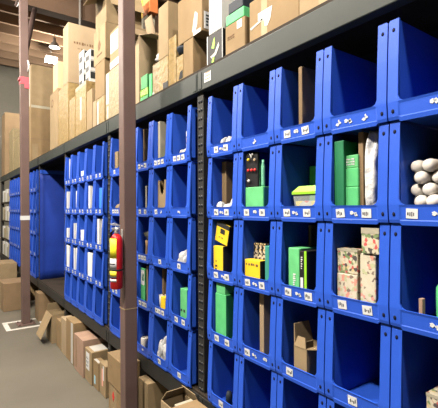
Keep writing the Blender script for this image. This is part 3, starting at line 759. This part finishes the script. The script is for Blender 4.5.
# shrink-wrapped black and white packets, 2 columns
zt = stack_top(l2)
for k in range(2):
    zz = zt
    for j in range(3):
        o = carton('small_packet', '%s packet in the %s shrink-wrapped column on the pale wrapped carton' % (('lowest', 'middle', 'topmost')[j], ('far', 'near')[k]), 'packet',
                   XF+.06+.02*k, XF+.26, l2.location.y-.17+(1-k)*.17+.008, l2.location.y-.17+(1-k)*.17+.165, zz, zz+(.115 if k else .13), 'white', group='shrink-wrapped white packets', rot=(0, 0, .03*(j-1)))
        panel(o, 'f', .1, .8, .1, .55, 'charcoal', 'dark_print'); panel(o, 's', .05, .95, .35, .95, 'charcoal', 'dark_print')
        zz += (.117 if k else .132)
l3 = front('cardboard_box', 'narrow kraft carton with a dark corner on the upper shelf', 86.6, 92, 88, z0, .45, 'kraft2')
l3b = front('cardboard_box', 'low kraft carton with dark gap beside it on the upper shelf', 92.6, 96, 100, z0, .4, 'kraft4')
l4 = front('cardboard_box', 'lowest kraft carton of the stack left of the near post', 96.4, 104.5, 94.5, z0, .46, 'wrap')
panel(l4, 'f', .1, .3, .05, .9, 'tapew', 'tape_strip')
m4 = front('cardboard_box', 'plain brown carton in the middle of the stack left of the near post', 94.6, 104, 58.5, stack_top(l4), .44, 'kraft')
m4.location.y = l4.location.y+.02
n4 = front('cardboard_box', 'kraft carton with brown leaf emblem, top of the stack left of the near post', 93.4, 105, 21.5, stack_top(m4), .46, 'kraft2')
n4.location.y = m4.location.y+.01
panel(n4, 'f', .47, .5, .62, 1, 'emblem', 'centre_seam')
shape(n4, 'f', [(.47, .34), (.58, .40), (.62, .50), (.56, .60), (.5, .66), (.42, .58), (.38, .48), (.42, .38)], 'emblem', 'leaf_emblem')
marks(n4, 'f', .3, .75, .2, .26, 5, 'emblem', 'printed_lettering', 2, 2)
p4 = front('cardboard_box', 'large plastic-wrapped carton with white tape just left of the near post', 105.6, 121, 62, z0, .45, 'wrapw')
panel(p4, 'f', .04, .22, .35, .98, 'tapew', 'tape_strip'); panel(p4, 'f', .1, .2, .05, .3, 'tapew', 'tape_scrap')
o4 = front('cardboard_box', 'kraft carton with a tall white label touching the near post', 110, 121, 22, stack_top(p4), .42, 'kraft2')
panel(o4, 'f', .06, .74, .42, .92, 'sticker', 'shipping_label'); panel(o4, 'f', .0, .85, .02, .2, 'tapew', 'tape_strip'); marks(o4, 'f', .12, .6, .5, .85, 3, 'kraft4', 'label_print', 3, 5)
zz = max(stack_top(n4), stack_top(o4))
yy = n4.location.y-DIM[n4.name][1]/2
q = open_carton('open_box', 'open pale carton with drooping flap on top of the leaf emblem carton', 'cardboard box', xs+.01, xs+.36, yy-.0, yy+.3, stack_top(n4), stack_top(n4)+.30, 'kraft2',
                {'f': (math.radians(118), .14), 'n': (math.radians(150), .20), 'r': (math.radians(20), .12), 'b': (math.radians(10), .12)})
# behind and right of the near post
qb = front('cardboard_box', 'kraft carton on the upper shelf hidden behind the near post', 121.6, 130, 60, z0, .42, 'kraft')
a, b = atx(130.5, 200, xs), atx(139.0, 34, xs)
q = open_carton('open_box', 'big open grey-brown carton with spread flaps right of the near post', 'cardboard box', xs+.005, xs+.16, b.y+.012, a.y, z0, b.z, 'kraft4',
                {'f': (math.radians(80), .10), 'n': (math.radians(106), .19), 'r': (math.radians(10), .13), 'b': (math.radians(-12), .2)})
# green stack
g1 = front('carton', 'teal green carton at the bottom of the green stack by the near post', 140.3, 148, 94, z0, .14, 'greenl', cat='box', group='green stack on the upper shelf')
g2 = front('carton', 'lime green carton in the middle of the green stack by the near post', 141, 148.5, 86, stack_top(g1), .13, 'lime', cat='box', group='green stack on the upper shelf')
g3 = front('carton', 'mint green carton on top of the green stack by the near post', 140.4, 146.6, 73.5, stack_top(g2), .13, 'greenl', cat='box', group='green stack on the upper shelf')
for g_ in (g2, g3): g_.location.y = g1.location.y
g4 = front('carton', 'tall dark green carton right of the green stack', 149, 151.6, 73, z0, .14, 'green', cat='box')
# kraft carton under clear plastic
r1 = front('cardboard_box', 'kraft carton wrapped in wrinkled clear plastic beside the green stack', 152.6, 168, 55, z0, .4, 'wrap')
panel(r1, 'f', .7, 1, 0, .25, 'charcoal', 'dark_print'); panel(r1, 'f', .0, .12, 0, .14, 'tapew', 'tape_scrap')
mb = MB().use('bag'); mb.lump((0, 0, .035), (.10, .04, .05), 3, .3, 31); lo = min(v.co.z for v in mb.bm.verts)
for v in mb.bm.verts: v.co.z -= lo
tag(mb.build('plastic_wrap', None, (xs+.10, r1.location.y+DIM[r1.name][1]/2-.045, stack_top(r1))), 'bunched clear plastic on top of the wrapped kraft carton', 'plastic wrap')
s1 = front('cardboard_box', 'tall wrapped kraft carton left of the round tub', 168.6, 176, 34, z0, .42, 'wrap')
s2 = front('cardboard_box', 'kraft carton with a dark corner under the round tub', 176.6, 183.2, 53.5, z0, .4, 'wrap')
shape(s2, 'f', [(.38, .12), (.95, .12), (.95, .42), (.55, .38)], 'charcoal', 'dark_print')
t1 = front('cardboard_box', 'plain kraft carton under the carton with white shipping label', 183.6, 193, 36.5, z0, .5, 'kraft')
r2 = front('cardboard_box', 'upper tall kraft carton above the plastic wrapped one', 158.5, 168, 0, stack_top(r1), .42, 'kraft2')
v1 = front('cardboard_box', 'upper kraft carton with white shipping label on its near side', 178.2, 202, -18, stack_top(t1), .46, 'kraft')
panel(v1, 's', .03, .30, .06, .42, 'sticker', 'shipping_label'); marks(v1, 's', .06, .27, .12, .38, 3, 'navy', 'label_print', 4, 4)
shape(v1, 'f', [(.62, .10), (.74, .04), (.82, .2), (.84, .42), (.74, .5), (.68, .34)], 'tapew', 'torn_label'); panel(v1, 'f', .66, .95, .0, .08, 'tapew', 'tape_scrap')
b1 = front('printed_carton', 'black carton with pale green and white print on the upper shelf', 207.5, 222.8, 27, z0, .3, 'black', cat='box')
panel(b1, 'f', .97, 1, 0, 1, 'sticker', 'white_edge'); panel(b1, 'f', 0, .04, 0, 1, 'sticker', 'white_edge')
shape(b1, 'f', [(.3, .55), (.42, .78), (.5, .85), (.52, .66), (.46, .5)], 'lime', 'green_print'); shape(b1, 'f', [(.22, .3), (.5, .36), (.75, .62), (.8, .5), (.6, .28), (.35, .2)], 'tapew', 'white_print'); shape(b1, 'f', [(.3, .06), (.45, .06), (.48, .24), (.36, .26)], 'lime', 'green_print')
w1 = front('white_box', 'plain white carton on top of the black printed one', 212.5, 225, -25, stack_top(b1), .3, 'white', cat='box')
w1.location.y = b1.location.y-.004
x1 = front('cardboard_box', 'kraft carton with scribbles and white label under a green folder', 225.8, 245, 15, z0, .32, 'kraft')
panel(x1, 'f', .62, .86, .72, .96, 'sticker', 'shipping_label'); marks(x1, 'f', .68, .82, .76, .92, 2, 'ink', 'label_print', 5, 3); marks(x1, 'f', .12, .5, .52, .66, 4, 'emblem', 'scribble', 6, 2)
gf = front('folder', 'green folder lying on the scribbled kraft carton', 226.5, 244, 5, stack_top(x1), .26, 'green', cat='folder')
dk = front('binder', 'dark blue binder lying on the green folder', 229, 243, -6, stack_top(gf), .22, 'navy', cat='binder')
y1b = front('cardboard_box', 'big kraft carton with white paper taped on, upper shelf near the camera', 250, 299, -30, z0, .52, 'kraft', tape=None)
panel(y1b, 'f', .27, .40, 0, 1, 'tape', 'tape_strip')
shape(y1b, 'f', [(.2, .62), (.5, .62), (.46, .36), (.40, .24), (.34, .27), (.33, .4), (.2, .46)], 'sticker', 'taped_paper'); shape(y1b, 'f', [(.02, .38), (.30, .47), (.30, .42), (.04, .33)], 'tapew', 'white_tape')
front('cardboard_box', 'kraft carton at the right end of the upper shelf', 300, 352, -60, z0, .5, 'kraft2', tape='f')
# dark rounded tub between cartons
p = atx(183, 35, xs)
mb = MB().use('navy'); mb.lathe([(0, 0), (.020, .002), (.036, .016), (.045, .040), (.048, .052), (.044, .052), (.034, .018), (.0, .006)], 20)
tb = mb.build('round_tub', None, (xs+.03, s2.location.y-.004, stack_top(s2))); tag(tb, 'dark blue-grey round tub wedged under the labelled upper carton', 'tub')
# red-orange bag at the very top
wb = front('white_box', 'tall white carton behind the open grey-brown one', 139, 147, 14, z0, .09, 'cream', xf=XF+.51, cat='box')
ob = front('printed_carton', 'red and yellow printed carton at the top edge beside the near post', 140, 150, -14, stack_top(wb), .09, 'orange', xf=XF+.51, cat='box')
panel(ob, 'f', 0, .3, 0, 1, 'yellow', 'yellow_side')

# =================================================================== cartons on the floor
PREV = [99.]
def spans_upright(y0, y1): return any(y0 < u+.054 and y1 > u-.054 for u in UPR)
def fl(name, label, L, R, top, base, depth, m='kraft', cat='cardboard box', **k):
    """aisle face L..R, near lower corner on the floor at (R, base)"""
    p = atz(R, base, 0); a = atx(L, 200, p.x); t_ = atx(R, top, p.x)
    ya = min(a.y-.004, PREV[0]-.006); PREV[0] = p.y
    x1 = p.x+depth; zt = t_.z
    if spans_upright(p.y, ya): x1 = XF+.007
    if x1 > XF-.004: zt = min(zt, ZD-.126)
    return carton(name, label, cat, p.x, x1, p.y, ya, .0008, zt, m, **k)
F = []
f1 = carton('cardboard_box', 'large brown carton on the floor far left beyond the far post', 'cardboard box', .80, 1.16, 6.95, 7.45, .0008, .44, 'kraft3', (0, 0, .06), tape='f')
carton('cardboard_box', 'yellowish carton on the floor behind the large brown one', 'cardboard box', .78, 1.17, 8.1, 8.7, .0008, .62, 'kraft2')
carton('cardboard_box', 'small tan carton on the floor under the farthest bin bay', 'cardboard box', 1.26, 1.6, 7.55, 7.8, .0008, .38, 'kraft')
f2 = carton('cardboard_box', 'tall brown carton on the floor just right of the far post', 'cardboard box', 1.15, 1.52, 6.05, 6.3, .0008, .40, 'kraft3', tape='s')
p, a = atz(50.5, 345, 0), atz(47, 339, 0)
open_carton('open_box', 'open kraft carton on the floor with its flap hanging into the aisle', 'cardboard box', 1.09, 1.38, 4.96, 5.26, .0008, .335, 'kraft2',
            {'f': (math.radians(156), .29), 'n': (math.radians(-8), .04), 'b': (math.radians(-20), .08), 'r': (math.radians(-10), .09)})
fA = fl('cardboard_box', 'thin kraft carton on the floor right of the open one', 56.5, 60.5, 322, 350, .3, 'kraft')
fB = fl('cardboard_box', 'kraft carton with yellow tape edge on the floor, second from open one', 61, 66, 321, 357, .32, 'kraft4')
panel(fB, 'f', .0, .15, 0, .9, 'tape', 'tape_strip')
fC = fl('cardboard_box', 'kraft carton with a white vertical stripe on the floor', 66.2, 73.5, 322.5, 366, .34, 'kraft')
panel(fC, 'f', .66, .92, .02, .98, 'tapew', 'white_stripe')
fD = fl('cardboard_box', 'pinkish brown carton on the floor between the striped and taped ones', 74, 83, 341, 378.5, .32, 'pinkbox')
panel(fD, 'f', .2, .3, .1, .9, 'kraft3', 'printed_band')
fE = fl('cardboard_box', 'kraft carton with white label and torn white tape on the floor', 83.4, 91.5, 353, 386, .32, 'kraft2')
panel(fE, 'f', .2, .68, .38, .9, 'sticker', 'shipping_label'); marks(fE, 'f', .28, .6, .45, .8, 2, 'ink', 'label_print', 7, 3)
panel(fE, 't', .1, .9, .1, .8, 'tapew', 'torn_tape')
fF = fl('cardboard_box', 'small kraft carton with a blue mark on the floor', 92, 98.5, 364, 392, .3, 'kraft')
panel(fF, 'f', .2, .45, .15, .45, mat('pale_blue_mark', (.25, .45, .55), .6), 'blue_mark'); panel(fF, 't', .1, .9, .05, .4, 'tapew', 'tape_strip')
fG = fl('cardboard_box', 'kraft carton with pink and white print left of the tall stack', 99, 105.5, 367, 399, .3, 'kraft2')
panel(fG, 'f', .4, .6, .3, .85, mat('pink_print', (.6, .3, .25), .7), 'pink_print'); panel(fG, 'f', .6, .75, .5, .95, 'sticker', 'white_print')
# near stack left of the near post (built behind it, under the rack)
p = atz(109, 412, 0)
XG = 1.07; yA = atx(108.7, 400, XG).y; yB = 2.668
g1 = carton('cardboard_box', 'kraft carton with red diamond mark, lower of the near floor stack', 'cardboard box', XG, 1.196, yB, yA, .0008, atx(109, 381, XG).z, 'kraft')
panel(g1, 'f', .14, .56, .3, .96, 'kraft2', 'pale_patch'); shape(g1, 'f', [(.26, .70), (.335, .84), (.41, .70), (.335, .56)], 'redb', 'diamond_mark', t=.003)
g2 = carton('cardboard_box', 'plain kraft carton, upper of the near floor stack', 'cardboard box', XG-.01, 1.194, yB, yA, stack_top(g1), atx(109, 352, XG).z, 'kraft')
marks(g2, 'f', .2, .32, .55, .7, 1, 'kraft3', 'printed_mark', 3, 2)
h1 = carton('cardboard_box', 'kraft carton on the floor right of the near post', 'cardboard box', 1.17, 1.52, atx(147.3, 200, 1.17).y, atx(138, 200, 1.17).y, .0008, min(.43, atx(147, 384, 1.17).z), 'kraft2', tape='s')
a, b = atx(160.5, 200, 1.04), atx(175, 200, 1.04)
h2 = open_carton('open_box', 'open kraft carton with inward flaps right of the near post', 'cardboard box', 1.04, 1.192, b.y, a.y, .0008, atx(163, 402, 1.04).z, 'kraft2',
                 {'r': (math.radians(-35), .07), 'b': (math.radians(-20), .06)})
carton('card', 'pale folded card inside the open kraft carton', 'card', 1.06, 1.17, b.y+.02, b.y+.05, .008, atx(168, 399, 1.06).z, 'cream')
h3 = carton('cardboard_box', 'tan carton on the floor below the dark upright', 'cardboard box', 1.01, 1.168, atx(196, 200, 1.04).y, b.y-.008, .0008, min(.54, atx(178, 396, 1.04).z), 'kraft', tape='f')
w_ = carton('white_box', 'white carton deep under the lower shelf behind the striped one', 'box', 1.50, 1.7, 4.0, 4.5, .0008, .42, 'white')

# =================================================================== brown posts
def post(label, x, y, w, top, lean):
    t = thing('steel_post', label, 'post', (x, y, 0), (0, -lean, 0))
    m = MB().use('brown'); m.box(-w/2, w/2, -w/2, w/2, .012, top, .006); m.build('shaft', t)
    m = MB().use('brown'); m.box(-w/2-.06, w/2+.06, -w/2-.06, w/2+.06, .001, .012)
    for sx in (-1, 1):
        for sy in (-1, 1): m.lathe([(0, 0), (.012, 0), (.012, .012), (0, .012)], 6, Matrix.Translation((sx*(w/2+.035), sy*(w/2+.035), .012)))
    m.build('base_plate', t)
    return t
PX, PY, PW = 1.060, 2.545, .090
np_ = post('near brown square steel post with the fire extinguisher on it', PX, PY, PW, ZC-.706, .006)
z = atx(128, 307, PX).z
m = MB().use('tape'); m.box(-PW/2-.0015, PW/2+.0015, -PW/2-.0015, PW/2+.0015, z, z+.005, mx=None); m.build('tape_line', np_)
p = aty(25.2, 200, 6.02)
FX, FY = p.x+.018, 6.06
fp = post('far brown square steel post with red tape and white floor square', FX, FY, .105, ZC-.706, .009)
fp.children[0]
z = aty(23, 80, 6.0).z
m = MB().use('pink'); m.box(-.056, .056, -.056, .056, z-.05, z+.05, .004); m.box(-.075, -.054, -.06, .03, z+.0, z+.03, .004); m.box(.0, .06, -.062, -.05, z-.11, z-.04, .004); m.build('red_tape', fp)
z = aty(25, 218, 6.0).z
m = MB().use('sticker'); m.box(-.055, .055, -.055, .055, z-.03, z+.03, .002); m.build('white_tape', fp)
z = aty(25.5, 67, 6.0).z
m = MB().use('steel'); m.tube([(.04, -.06, z-.06), (.05, -.075, z), (.05, -.06, z+.07), (.04, -.053, z+.1)], .012); m.build('metal_hook', fp)
# brace from far post up to the girder
m = MB().use('brown'); m.tube([(.02, .06, 3.80), (.30, .84, 4.87)], .04, 6); m.build('brace', fp)
m = MB().use('brown'); m.tube([(.03, 0, ZC-.80), (.03, .83, ZC-.74)], .03, 4); m.build('cross_arm', fp)
# painted square on the floor round the far post
m = MB().use('paint'); s0, s1, hw = .30, .24, .0
cx, cy = FX-.02, FY-.02
for x0, x1, y0, y1 in ((-.25, .25, -.22, -.16), (-.25, -.19, -.16, .24), (-.19, .25, .18, .24), (.19, .25, -.16, .18)): m.box(cx+x0, cx+x1, cy+y0, cy+y1, .0003, .002)
tag(m.build('floor_marking', None), 'white painted square outline on the concrete around the far post', 'floor marking')

# =================================================================== fire extinguisher
ex, ey = PX-PW/2-.057, PY-.030
zb = aty(114, 289, ey).z; zt = aty(114, 234, ey).z; zv = aty(114, 218, ey).z
t = thing('fire_extinguisher', 'red fire extinguisher with yellow label hung on the near brown post', 'fire extinguisher', (ex, ey, zb))
hh = zt-zb; r = .041
m = MB().use('red'); m.lathe([(0, .004), (r*.8, 0), (r, .008), (r, hh-.05), (r*.9, hh-.025), (r*.55, hh-.006), (.016, hh), (0, hh)], 28); m.build('cylinder', t)
def band(name, mm, a0, a1, z0, z1, rr=r+.0012):
    m = MB().use(mm); n = 12
    pts = [(a0+(a1-a0)*k/n) for k in range(n+1)]
    A = [[m.bm.verts.new((q*math.cos(a), q*math.sin(a), z)) for a in pts] for q, z in ((rr, z0), (rr, z1), (rr-.0015, z1), (rr-.0015, z0))]
    for k in range(n):
        for i in range(4): m.bm.faces.new((A[i][k], A[i][k+1], A[(i+1) % 4][k+1], A[(i+1) % 4][k]))
    for f in m.bm.faces: f.smooth = True
    m._fin(list(m.bm.verts)); return m.build(name, t)
A0, A1 = math.radians(145), math.radians(248)
band('yellow_label', mat('yellow_label', (.85, .78, .04), .5), A0, A1, hh*.56, hh-.030)
band('white_label', 'sticker', A0, A1, hh*.36, hh*.56)
band('lower_label', mat('yellow_label_low', (.8, .72, .05), .5), A0, A1, hh*.235, hh*.335)
band('label_print', 'ink', A0+.15, A1-.2, hh*.45, hh*.47, r+.0018); band('label_print', 'ink', A0, A1, hh*.205, hh*.235, r+.0018)
band('white_strip', 'sticker', A0, A1, hh*.14, hh*.19)
band('strap', 'black', 0, 2*PI, hh*.335, hh*.362, r+.0028)
m = MB().use('steel'); m.lathe([(0, hh), (.016, hh), (.016, hh+.02), (.012, hh+.03), (.012, hh+.045), (0, hh+.045)], 14); m.build('valve', t)
m = MB().use('steel'); m.prism([(-.030, .03), (-.01, .03), (.022, .042), (.022, .047), (-.012, .044), (-.034, .038)], .016, Matrix.Translation((0, .008, hh)) @ Matrix.Rotation(PI/2, 4, 'X'))
m.prism([(-.036, .058), (.022, .052), (.022, .058), (-.012, .074), (-.040, .066)], .016, Matrix.Translation((0, .008, hh)) @ Matrix.Rotation(PI/2, 4, 'X')); m.build('handle', t)
m = MB().use('steel'); m.lathe([(0, 0), (.012, 0), (.012, .008), (0, .008)], 14, Matrix.Translation((0, -.012, hh+.03)) @ Matrix.Rotation(PI/2, 4, 'X')); m.build('gauge', t)
m = MB().use('black'); m.tube([(-.01, .01, hh+.03), (-.022, .042, hh+.005), (-.022, .046, hh-.05), (-.020, .046, hh-.18)], .008); m.build('hose', t)
m = MB().use('steel'); m.box(.036, PX-PW/2-ex-.0105, -.0, .035, hh*.3, hh*.4); m.box(.044, PX-PW/2-ex-.0105, .004, .03, hh*.3, hh+.03); m.build('bracket', t)

# =================================================================== lamps and added fill lights
p = atd(51, 60, 9.0)
t = thing('strip_lamp', 'bright glowing strip lamp above the big brown carton pair', 'lamp', p)
m = MB().use('lampon'); m.box(-.12, .12, -.08, .08, -.05, .02, .015); m.build('diffuser', t)
m = MB().use('shade'); m.box(-.13, .13, -.09, .09, .02, .07, .01); m.tube([(0, 0, .07), (0, 0, ZC-.2-p.z)], .008); m.build('housing', t)
p = atd(54.5, 47.5, 8.4)
t = thing('pendant_lamp', 'round pendant lamp hanging just above the bright strip lamp', 'lamp', p)
m = MB().use('shade'); m.lathe([(.11, 0), (.10, .05), (.05, .11), (.03, .14), (.03, .2), (0, .2)], 20); m.tube([(0, 0, .2), (0, 0, ZC-.2-p.z)], .008); m.build('lamp_shade', t)
m = MB().use('lampon2'); m.lathe([(0, -.012), (.08, -.008), (.108, .002), (.1, .012), (0, .012)], 20); m.build('lens', t)
def area(loc, e, sx, sy, col=(1, .93, .82), name='lamp_and_fill_light', rot=(0, 0, 0)):
    l = bpy.data.lights.new(name, 'AREA'); l.energy = e; l.shape = 'RECTANGLE'; l.size = sx; l.size_y = sy; l.color = col
    o = bpy.data.objects.new(name, l); C.objects.link(o); o.location = loc; o.rotation_euler = rot
    return o
def bulb(loc, e, r=.16, col=(1, .92, .80)):
    l = bpy.data.lights.new('lamp_and_fill_light', 'POINT'); l.energy = e; l.shadow_soft_size = r; l.color = col
    o = bpy.data.objects.new('lamp_and_fill_light', l); C.objects.link(o); o.location = loc
for xx, yy, e in ((-1.5, 1.1, 500), (-1.6, 3.3, 310), (-1.6, 5.8, 180), (-1.6, 8.2, 190), (-1.6, 11, 80)): bulb((xx, yy, 5.15), e)
for xx, yy, e in ((.45, -.8, 170), (.35, 3.9, 110)): bulb((xx, yy, 5.25), e)  # added fill lights without fixtures, brightening the near sides of cartons
bulb((2.08, 9.3, 4.8), 90)

for o in list(C.objects):      # print sits on its label, controls sit on the valve
    if not o.parent: continue
    want = {'label_print': ('shipping_label', 'white_label'), 'handle': ('valve',), 'gauge': ('valve',), 'hose': ('valve',)}.get(o.name.split('.')[0], ())
    for sib in o.parent.children:
        if sib.name.split('.')[0] in want: o.parent = sib; break

w = bpy.data.worlds.new('world'); bpy.context.scene.world = w; w.use_nodes = True
w.node_tree.nodes['Background'].inputs[0].default_value = (.5, .48, .45, 1); w.node_tree.nodes['Background'].inputs[1].default_value = .1
bpy.context.scene.cycles.diffuse_bounces = 1
vs = bpy.context.scene.view_settings
vs.view_transform = 'Standard'; vs.look = 'None'; vs.gamma = 1; vs.use_curve_mapping = False; vs.exposure = 1.72
